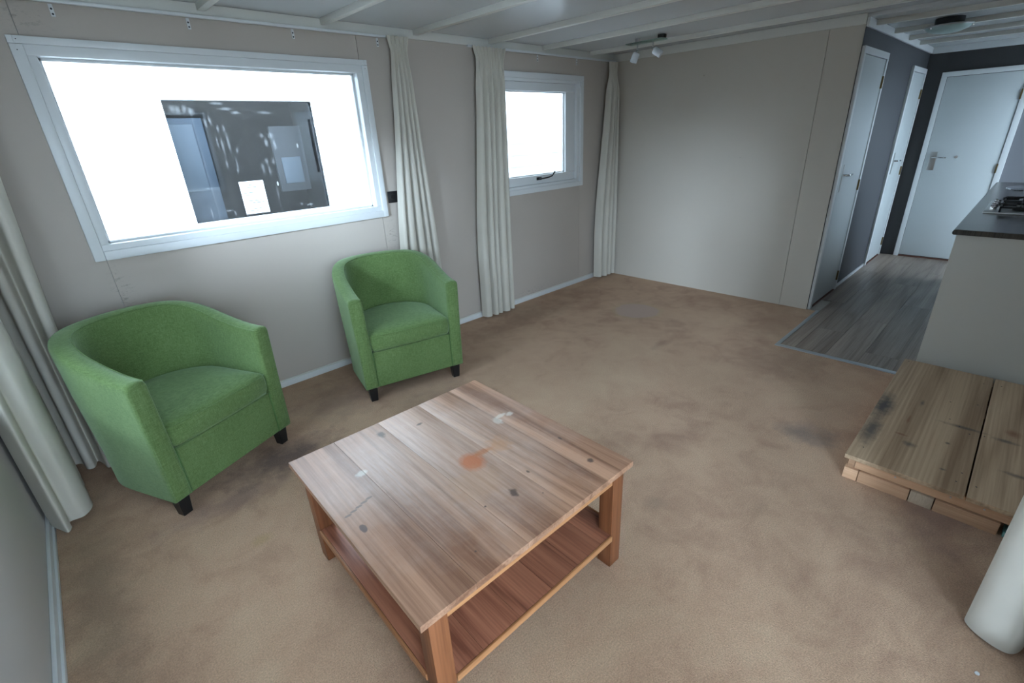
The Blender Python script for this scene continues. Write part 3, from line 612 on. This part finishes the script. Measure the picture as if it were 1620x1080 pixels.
curtain_plan([(-2.58, -3.52), (-2.65, -3.50), (-2.73, -3.455), (-2.785, -3.414), (-2.822, -3.43), (-2.848, -3.478), (-2.845, -3.522), (-2.79, -3.548), (-2.69, -3.552), (-2.61, -3.556), (-2.55, -3.53), (-2.50, -3.51), (-2.44, -3.52), (-2.41, -3.55)], ((-2.82, -3.49), (-2.42, -3.49)), 2.14, 0.008, 'white curtain fold hanging at the lower right photo edge', G, 0.85)
def rail(a0, a1, axis, fixed, label, brackets):
    if axis == 'x': r = box('curtain_rail', a0, a1, fixed, fixed - 0.022, 2.136, 2.1505, 'white', None, 0.003)
    tag(r, label, 'curtain rail', 'white curtain rails')
    for x in brackets:
        b = box('bracket', x - 0.0075, x + 0.0075, -0.0035, -0.0003, 2.088, 2.137, 'white', r, 0.001)
        for zz in (2.098, 2.118):
            bm = lathe_bm([(0.0042, 0), (0.0042, 0.001)], 10, center=(x, -0.0036, zz), rot=Matrix.Rotation(math.pi / 2, 3, 'X')); bm_link('screw_hole', bm, 'hole', b)
    return r
rail(-4.94, -2.42, 'x', -0.018, 'white curtain rail above the big window', (-4.244, -3.715, -3.184, -2.636))
rail(-1.90, -0.02, 'x', -0.018, 'white curtain rail above the small window', (-1.112, -0.585))
for x_, nm in ():
    pass
r2 = box('curtain_rail', XW + 0.0005, XW + 0.05, -3.4, -0.14, 2.1405, 2.156, 'white', None, 0.003); tag(r2, 'white curtain rail on the left wall', 'curtain rail', 'white curtain rails')
r3 = box('curtain_rail', -4.8, -2.36, YS + 0.0005, YS + 0.06, 2.1405, 2.156, 'white', None, 0.003); tag(r3, 'white curtain rail above the patio door', 'curtain rail', 'white curtain rails')

# ------------------------------------------------------------------ armchairs
def make_armchair(label):
    t = empty('armchair', (0, 0, 0)); tag(t, label, 'armchair', 'green tub armchairs')
    yf, ys = -0.022, 0.27
    HT = lambda y: 0.682 + 0.118 * smooth((y + 0.02) / 0.62)
    def foot(u, z, inner):
        """u in 0..1 along the U from left arm front to right arm front"""
        k = smooth((z - 0.10) / 0.65)
        w = 0.330 + 0.014 * k; yb = 0.600 + 0.075 * k
        if inner:
            w -= 0.078; yb -= 0.105 + 0.05 * (1 - smooth((z - 0.35) / 0.4))
        L1 = ys - yf; L2 = 0.95; tot = 2 * L1 + L2; d = u * tot
        if d < L1: return Vector((-w, yf + d, z))
        if d > tot - L1: return Vector((w, yf + (tot - d), z))
        a = math.pi * (1 - (d - L1) / L2)
        ca, sa = math.cos(a), math.sin(a); e = 0.88
        return Vector((w * math.copysign(abs(ca) ** e, ca), ys + (yb - ys) * abs(sa) ** e, z))
    def section(u):
        h = HT(foot(u, 0.7, False).y)
        pts = [foot(u, z, False) for z in (0.10, 0.108, 0.16, 0.26, 0.36, 0.46, 0.56)]
        pts += [foot(u, h - 0.05, False), foot(u, h - 0.022, False)]
        O, I = foot(u, h, False), foot(u, h, True)
        for f, dz in ((0.06, -0.008), (0.16, 0.0), (0.5, 0.004), (0.84, 0.0), (0.94, -0.008)):
            p = O.lerp(I, f); p.z = h + dz; pts.append(p)
        pts += [foot(u, h - 0.022, True), foot(u, h - 0.06, True)]
        pts += [foot(u, z, True) for z in (0.56, 0.46, 0.38, 0.30, 0.12, 0.10)]
        return pts
    bm = bmesh.new(); N = 72; rings = []
    us = [i / N for i in range(N + 1)]
    secs = [section(u) for u in us]
    def cap(sec, dy, inset):
        c = sum(sec, Vector()) / len(sec); out = []
        for p in sec:
            q = p.copy(); q.y = p.y + dy
            q.x = p.x + math.copysign(min(inset, abs(c.x - p.x)), c.x - p.x)
            q.z = p.z + (inset if p.z < 0.2 else (-inset if p.z > 0.64 else 0)); out.append(q)
        return out
    allsec = [cap(secs[0], -0.010, 0.012), cap(secs[0], -0.006, 0.004)] + secs + [cap(secs[-1], -0.006, 0.004), cap(secs[-1], -0.010, 0.012)]
    for s in allsec: rings.append([bm.verts.new(p) for p in s])
    m = len(rings[0])
    for a, b in zip(rings, rings[1:]):
        for k in range(m): bm.faces.new((a[k], a[(k + 1) % m], b[(k + 1) % m], b[k]))
    bm.faces.new(rings[0]); bm.faces.new(rings[-1])
    sh = bm_link('shell', bm, 'fabric', t, True, 55)
    # piping along the inner top edge and down the arm fronts
    pts = []
    for u in us[0:]:
        h = HT(foot(u, 0.7, False).y); O, I = foot(u, h, False), foot(u, h, True); p = O.lerp(I, 0.93); p.z = h - 0.004; pts.append(p)
    bm_link('top_seam', tube_bm(pts, 0.0022, 6), 'fabric', sh, True, 60)
    for s in (-1, 1):
        bm_link('arm_seam', tube_bm([(s * 0.326, -0.0285, 0.115), (s * 0.330, -0.0285, 0.4), (s * 0.336, -0.0285, 0.66)], 0.0016, 6), 'fabric', sh, True, 60)
    # seat cushion
    def cush(sc, z, bulge=0.0):
        out = []; w, yb, y0 = 0.258, 0.525, -0.030
        P = [(-w, y0 + 0.02), (-w + 0.02, y0), (-w * 0.5, y0 - 0.004), (0, y0 - 0.006), (w * 0.5, y0 - 0.004), (w - 0.02, y0), (w, y0 + 0.02), (w, 0.10), (w, 0.2), (w, 0.28)]
        for k in range(1, 14):
            a = math.pi * k / 14; P.append((w * math.cos(a), 0.28 + (yb - 0.28) * math.sin(a)))
        P += [(-w, 0.28), (-w, 0.2), (-w, 0.10)]
        cx, cy = 0, 0.24
        for x, y in P:
            out.append(Vector((cx + (x - cx) * sc, cy + (y - cy) * sc, z)))
        return out
    bm = bmesh.new(); rings = []
    for sc, z in ((0.93, 0.337), (0.985, 0.342), (1.0, 0.356), (1.012, 0.385), (1.01, 0.415), (1.0, 0.436), (0.985, 0.446), (0.95, 0.4535), (0.85, 0.463), (0.65, 0.473), (0.4, 0.479), (0.12, 0.481)):
        rings.append([bm.verts.new(p) for p in cush(sc, z)])
    m = len(rings[0])
    for a, b in zip(rings, rings[1:]):
        for k in range(m): bm.faces.new((a[k], a[(k + 1) % m], b[(k + 1) % m], b[k]))
    bm.faces.new(rings[0]); bm.faces.new(rings[-1])
    cu = bm_link('seat_cushion', bm, 'fabric', t, True, 60)
    ring = cush(1.004, 0.440); bm_link('cushion_seam', tube_bm(ring[22:] + ring[:12], 0.0026, 6), 'fabric', cu, True, 60)
    # front panel and base
    bm = bmesh.new(); add_box(bm, -0.2515, 0.2515, -0.024, 0.0, 0.10, 0.336); bmesh.ops.bevel(bm, geom=list(bm.edges), offset=0.004, segments=2, affect='EDGES')
    bm_link('front_panel', bm, 'fabric', t, True, 40)
    for s in (-1, 1):
        bm_link('panel_seam', tube_bm([(s * 0.2535, -0.0245, 0.103), (s * 0.2535, -0.0245, 0.338)], 0.0022, 6), 'fabric_dark', t, True, 60)
    box('seat_base', -0.25, 0.25, 0.001, 0.42, 0.102, 0.334, 'lining', t, 0.004, True)
    for x, y in ((-0.285, 0.020), (0.285, 0.020), (-0.235, 0.47), (0.235, 0.47)):
        bm = bmesh.new(); vs_, fs = add_box(bm, x - 0.028, x + 0.028, y - 0.028, y + 0.028, 0.0, 0.112)
        for v in vs_:
            if v.co.z < 0.01: v.co.x = x + (v.co.x - x) * 0.74; v.co.y = y + (v.co.y - y) * 0.74
        bmesh.ops.bevel(bm, geom=list(bm.edges), offset=0.002, segments=1, affect='EDGES')
        bm_link('leg', bm, 'blackwood', t, True, 30)
    return t
def copy_tree(o, parent=None):
    c = o.copy(); C.objects.link(c); c.parent = parent
    for ch in o.children: copy_tree(ch, c)
    return c
A1 = make_armchair('green tub armchair nearer the camera, beside the left curtain')
A2 = copy_tree(A1); A2['label'] = 'green tub armchair further back, under the right end of the big window'
A1.location = (-4.2225, -0.815, 0); A1.rotation_euler = (0, 0, math.radians(25.1))
A2.location = (-3.1115, -0.7275, 0); A2.rotation_euler = (0, 0, math.radians(-13.02))

# ------------------------------------------------------------------ coffee table
def coffee_table():
    t = empty('coffee_table', (0, 0, 0)); tag(t, 'square worn teak coffee table with a lower shelf', 'coffee table')
    hx, hy = 0.434, 0.443
    xs = [-hx, -0.262, -0.075, 0.118, 0.285, hx]
    for a, b in zip(xs, xs[1:]):
        box('top_board', a + 0.0004, b - 0.0004, -hy, hy, 0.428, 0.450, 'top', t, 0.0009, True)
    lx, ly, lw = 0.406, 0.426, 0.058
    for sx in (-1, 1):
        for sy in (-1, 1):
            x0, y0 = sx * lx, sy * ly
            box('leg', x0, x0 - sx * lw, y0, y0 - sy * lw, 0, 0.428, 'teak_z', t, 0.003, True)
    for s in (-1, 1):
        box('apron', -lx + lw, lx - lw, s * (ly - 0.004), s * (ly - 0.026), 0.383, 0.4275, 'teak_x', t, 0.002, True)
        box('apron', s * (lx - 0.004), s * (lx - 0.026), -ly + lw, ly - lw, 0.383, 0.4275, 'teak_y', t, 0.002, True)
    sb = [-lx + 0.004, -0.25, -0.105, 0.035, 0.165, 0.29, lx - 0.004]
    for k, (a, b) in enumerate(zip(sb, sb[1:])):
        e = ly - 0.002
        box('shelf_board', a + 0.0004, b - 0.0004, -e, e, 0.138, 0.158, 'shelf', t, 0.0015, True)
    for s in (-1, 1):
        box('shelf_lip', -lx + lw, lx - lw, s * (ly - 0.0015), s * (ly + 0.006), 0.134, 0.1585, 'teak_x', t, 0.002, True)
        box('shelf_lip', s * (lx - 0.0035), s * (lx + 0.004), -ly + lw, ly - lw, 0.134, 0.1585, 'teak_y', t, 0.002, True)
    t.location = (-3.7485, -2.042, 0); t.rotation_euler = (0, 0, math.radians(-1.2))
coffee_table()

# ------------------------------------------------------------------ timber platform
def platform():
    t = empty('timber_platform', (-1.6, -3.2, 0)); tag(t, 'low platform of rough pine boards against the kitchen end panel', 'platform')
    X0, X1, Z = -2.285, -0.985, 0.136
    for a, b in ((-3.334, -2.935), (-3.575, -3.340)):
        box('top_board', X0, X1, a, b, Z - 0.020, Z, 'pine_top', t, 0.0025)
    box('rim_beam', X0 + 0.030, X0 + 0.06, -3.575, -2.976, 0.062, Z - 0.0205, 'pine_y', t, 0.002)
    box('end_block', X0 + 0.030, X0 + 0.06, -2.975, -2.950, 0.062, Z - 0.0205, 'pine_y', t, 0.002)
    for a, b, m in ((-2.995, -2.940, 'pine_y'), (-3.178, -2.996, 'pine_y'), (-3.258, -3.180, 'pine_end'), (-3.455, -3.260, 'pine_y')):
        box('lower_block', X0 + 0.024, X0 + 0.085, a, b - 0.0015, 0.0, 0.0565, m, t, 0.003)
    box('side_beam', X0 + 0.09, X1 - 0.02, -2.985, -2.947, 0.0, Z - 0.0205, 'pine_y', t, 0.002)
    box('cross_beam', -1.5, -1.44, -3.575, -2.99, 0.0, Z - 0.0205, 'pine_y', t, 0.002); box('cross_beam', X1 - 0.08, X1 - 0.021, -3.575, -2.99, 0.0, Z - 0.0205, 'pine_y', t, 0.002)
    box('levelling_wedge', X0 + 0.03, X0 + 0.09, -3.515, -3.470, 0.0, 0.022, 'teal', t, 0.002)
    random.seed(3)
    for x, y in [(X0 + 0.0292, -3.12), (X0 + 0.0292, -3.30), (X0 + 0.0292, -3.40)]:
        bm = lathe_bm([(0.0035, 0), (0.0035, 0.0015)], 10, center=(x + 0.001, y, 0.09), rot=Matrix.Rotation(-math.pi / 2, 3, 'Y')); bm_link('screw_head', bm, 'metal', t)
    for x, y in [(-2.2, -3.30), (-2.19, -3.36), (-2.12, -3.31), (-1.75, -3.30), (-1.70, -3.26), (-1.65, -3.22), (-1.73, -3.35), (-1.4, -3.30), (-1.1, -3.30), (-1.08, -3.37), (-1.45, -3.20), (-2.18, -2.98), (-1.02, -2.96)]:
        bm = lathe_bm([(0.003, 0), (0.003, 0.001)], 8, center=(x, y, Z - 0.0004)); bm_link('screw_head', bm, 'hole', t)
platform()

# ------------------------------------------------------------------ kitchen
def kitchen():
    t = empty('base_cabinet', (0.4, -3.28, 0)); tag(t, 'greige kitchen base cabinet run with a plain end panel', 'cabinet')
    box('end_panel', -0.934, -0.912, -3.598, -2.985, 0.006, 0.894, 'panel_cream', t, 0.001)
    box('body', -0.911, 1.78, -3.598, -3.01, 0.10, 0.894, 'panel_cream', t)
    box('plinth', -0.911, 1.76, -3.598, -3.05, 0.003, 0.099, 'black', t)
    n = 5; w = (1.78 + 0.911) / n
    for k in range(n):
        x0 = -0.911 + k * w
        d = box('door', x0 + 0.002, x0 + w - 0.002, -3.009, -2.99, 0.105, 0.885, 'panel_cream', t, 0.002)
        bm = tube_bm([(x0 + w - 0.06, -2.99, 0.70), (x0 + w - 0.06, -2.965, 0.70), (x0 + w - 0.06, -2.965, 0.84), (x0 + w - 0.06, -2.99, 0.84)], 0.005, 8); bm_link('handle', bm, 'chrome', d, False, 50)
    # worktop with rolled front edge
    bm = bmesh.new(); prof = [(-3.599, 0.8945), (-2.972, 0.8945), (-2.966, 0.900), (-2.965, 0.910), (-2.968, 0.917), (-2.975, 0.9215), (-2.985, 0.923), (-3.599, 0.923)]
    L = [bm.verts.new((-0.952, y, z)) for y, z in prof]; Rr = [bm.verts.new((1.80, y, z)) for y, z in prof]; m = len(prof)
    for k in range(m): bm.faces.new((L[k], L[(k + 1) % m], Rr[(k + 1) % m], Rr[k]))
    bm.faces.new(L); bm.faces.new(Rr)
    wt = bm_link('worktop', bm, 'worktop', None, False, 30); tag(wt, 'dark striped kitchen worktop with rounded front edge', 'worktop')
    box('end_edging', -0.9535, -0.952, -3.599, -2.972, 0.8955, 0.921, 'worktop_edge', wt)
    # gas hob
    h = empty('gas_hob', (0.1, -3.27, 0.923)); tag(h, 'steel gas hob with black pan supports set in the worktop', 'hob')
    box('plate', -0.26, 0.34, -3.53, -3.03, 0.9232, 0.931, 'metal', h, 0.003)
    for k in range(4):
        x = -0.13 + 0.12 * k
        bm = lathe_bm([(0.019, 0.931), (0.019, 0.935), (0.017, 0.951), (0.015, 0.954)], 18, center=(x, -3.068, 0)); kn = bm_link('knob', bm, 'chrome', h, False, 40)
        box('pointer', x - 0.002, x + 0.002, -3.068, -3.053, 0.954, 0.956, 'black', kn)
    for bx_, by_, r in ((-0.12, -3.19, 0.035), (0.20, -3.19, 0.045), (-0.12, -3.41, 0.05), (0.20, -3.41, 0.035)):
        bm = lathe_bm([(r, 0.931), (r, 0.942), (r * 0.8, 0.944), (r * 0.8, 0.950), (r * 0.5, 0.953)], 20, center=(bx_, by_, 0)); bm_link('burner', bm, 'black', h, False, 40)
    for cx in (-0.12, 0.20):
        bm = bmesh.new(); zb, zt = 0.955, 0.966; x0, x1, y0, y1 = cx - 0.125, cx + 0.125, -3.515, -3.10
        for a in ((x0, x1, y0, y0 + 0.008), (x0, x1, y1 - 0.008, y1), (x0, x0 + 0.008, y0, y1), (x1 - 0.008, x1, y0, y1), (x0, x1, -3.31, -3.302)):
            add_box(bm, *a, zb, zt)
        for by_ in (-3.19, -3.41):
            for dx, dy in ((1, 0), (-1, 0), (0, 1), (0, -1)):
                ax, ay = cx + dx * 0.075, by_ + dy * 0.06
                add_box(bm, ax - (0.05 if dx else 0.004), ax + (0.05 if dx else 0.004), ay - (0.04 if dy else 0.004), ay + (0.04 if dy else 0.004), zb, zt + 0.006)
        for px, py in ((x0, y0), (x1 - 0.01, y0), (x0, y1 - 0.01), (x1 - 0.01, y1 - 0.01)): add_box(bm, px, px + 0.01, py, py + 0.01, 0.931, zb)
        bm_link('pan_support', bm, 'black', h)
    # sink
    s = empty('sink', (1.30, -3.28, 0.923)); tag(s, 'shiny round steel sink rim behind the hob', 'sink')
    bm = bmesh.new()
    lathe_bm([(0.225, 0.9234), (0.222, 0.929), (0.215, 0.931), (0.205, 0.929), (0.198, 0.9245), (0.05, 0.9238), (0.0495, 0.9234)], 48, bm=bm, center=(1.30, -3.28, 0)); bm_link('bowl', bm, 'chrome', s, False, 40)
    bm = tube_bm([(1.30, -3.54, 0.924), (1.30, -3.54, 1.10), (1.30, -3.52, 1.15), (1.30, -3.46, 1.18), (1.30, -3.39, 1.16), (1.30, -3.37, 1.12)], 0.011, 10); bm_link('tap', bm, 'chrome', s, False, 50)
kitchen()

# ------------------------------------------------------------------ lamps, socket, crumbs
def spot_lamp():
    x, ya, yb, z = -0.60, -0.90, -0.57, 2.160
    t = empty('ceiling_spotlight', (x, -0.74, z)); tag(t, 'glass bar ceiling light with two small white spot heads', 'ceiling light')
    box('glass_bar', x - 0.048, x + 0.048, ya, yb, z, z + 0.008, 'glass_green', t, 0.001)
    box('mount', x - 0.022, x + 0.022, ya - 0.004, ya + 0.05, z + 0.009, 2.196, 'black', t, 0.003)
    box('mount', x - 0.015, x + 0.015, yb - 0.10, yb - 0.07, z + 0.009, 2.198, 'metal', t, 0.003)
    for y, d in ((-0.655, Vector((-0.25, 0.30, -1))), (-0.80, Vector((0.35, -0.85, -0.60)))):
        d.normalize(); p = Vector((x, y, z - 0.055))
        hd = bm_link('stem', tube_bm([(x, y, z - 0.001), (x, y, z - 0.055)], 0.005, 8), 'chrome', t, False, 50)
        bm_link('joint', lathe_bm([(0.004, -0.011), (0.011, -0.007), (0.011, 0.007), (0.004, 0.011)], 14, center=p, rot=Matrix.Rotation(math.pi / 2, 3, 'X')), 'chrome', hd, False, 50)
        R = d.to_track_quat('Z', 'Y').to_matrix(); c = p + d * 0.008
        bm_link('spot_head', lathe_bm([(0.012, 0.0), (0.026, 0.004), (0.029, 0.012), (0.029, 0.072), (0.026, 0.074), (0.024, 0.066)], 24, center=c, rot=R), 'opal', t, False, 40)
spot_lamp()
def hall_lamp():
    cx, cy, z = 0.62, -2.485, 2.092
    t = empty('ceiling_lamp', (cx, cy, z)); tag(t, 'round frosted glass dish lamp with chrome rim in hallway', 'ceiling lamp')
    bm_link('base', lathe_bm([(0.085, z + 0.012), (0.085, z + 0.058)], 32, center=(cx, cy, 0)), 'black', t, False, 40)
    bm_link('dish', lathe_bm([(0.135, z + 0.006), (0.132, z), (0.115, z - 0.016), (0.08, z - 0.030), (0.04, z - 0.037), (0.005, z - 0.039)], 40, center=(cx, cy, 0)), 'frost', t, False, 50)
    bm_link('rim', lathe_bm([(0.128, z + 0.012), (0.142, z + 0.010), (0.145, z + 0.004), (0.142, z), (0.136, z + 0.001)], 40, center=(cx, cy, 0)), 'metal', t, False, 50)
    for a in (0.4, 2.5, 4.6):
        bm_link('clip', lathe_bm([(0.006, -0.012), (0.008, -0.008), (0.008, 0.008), (0.004, 0.012)], 10, center=(cx + 0.139 * math.cos(a), cy + 0.139 * math.sin(a), z + 0.0)), 'chrome', t, False, 50)
hall_lamp()
def socket():
    t = empty('wall_socket', (-2.68, 0, 1.145)); tag(t, 'black square wall socket between big window and curtain', 'socket')
    box('plate', -2.722, -2.640, -0.012, -0.0002, 1.104, 1.184, 'black', t, 0.003)
    bm_link('insert', lathe_bm([(0.022, 0), (0.022, 0.003), (0.019, 0.003), (0.018, 0.0005)], 24, center=(-2.681, -0.0121, 1.144), rot=Matrix.Rotation(math.pi / 2, 3, 'X')), 'black', t, False, 40)
socket()
cr = lathe_bm([(0.002, 0.0), (0.006, 0.002), (0.005, 0.006), (0.001, 0.008)], 8, center=(-2.98, -3.46, 0.0)); tag(bm_link('plaster_crumb', cr, 'paper', None, False, 50), 'tiny white crumb on the carpet near the lower right curtain', 'crumb')
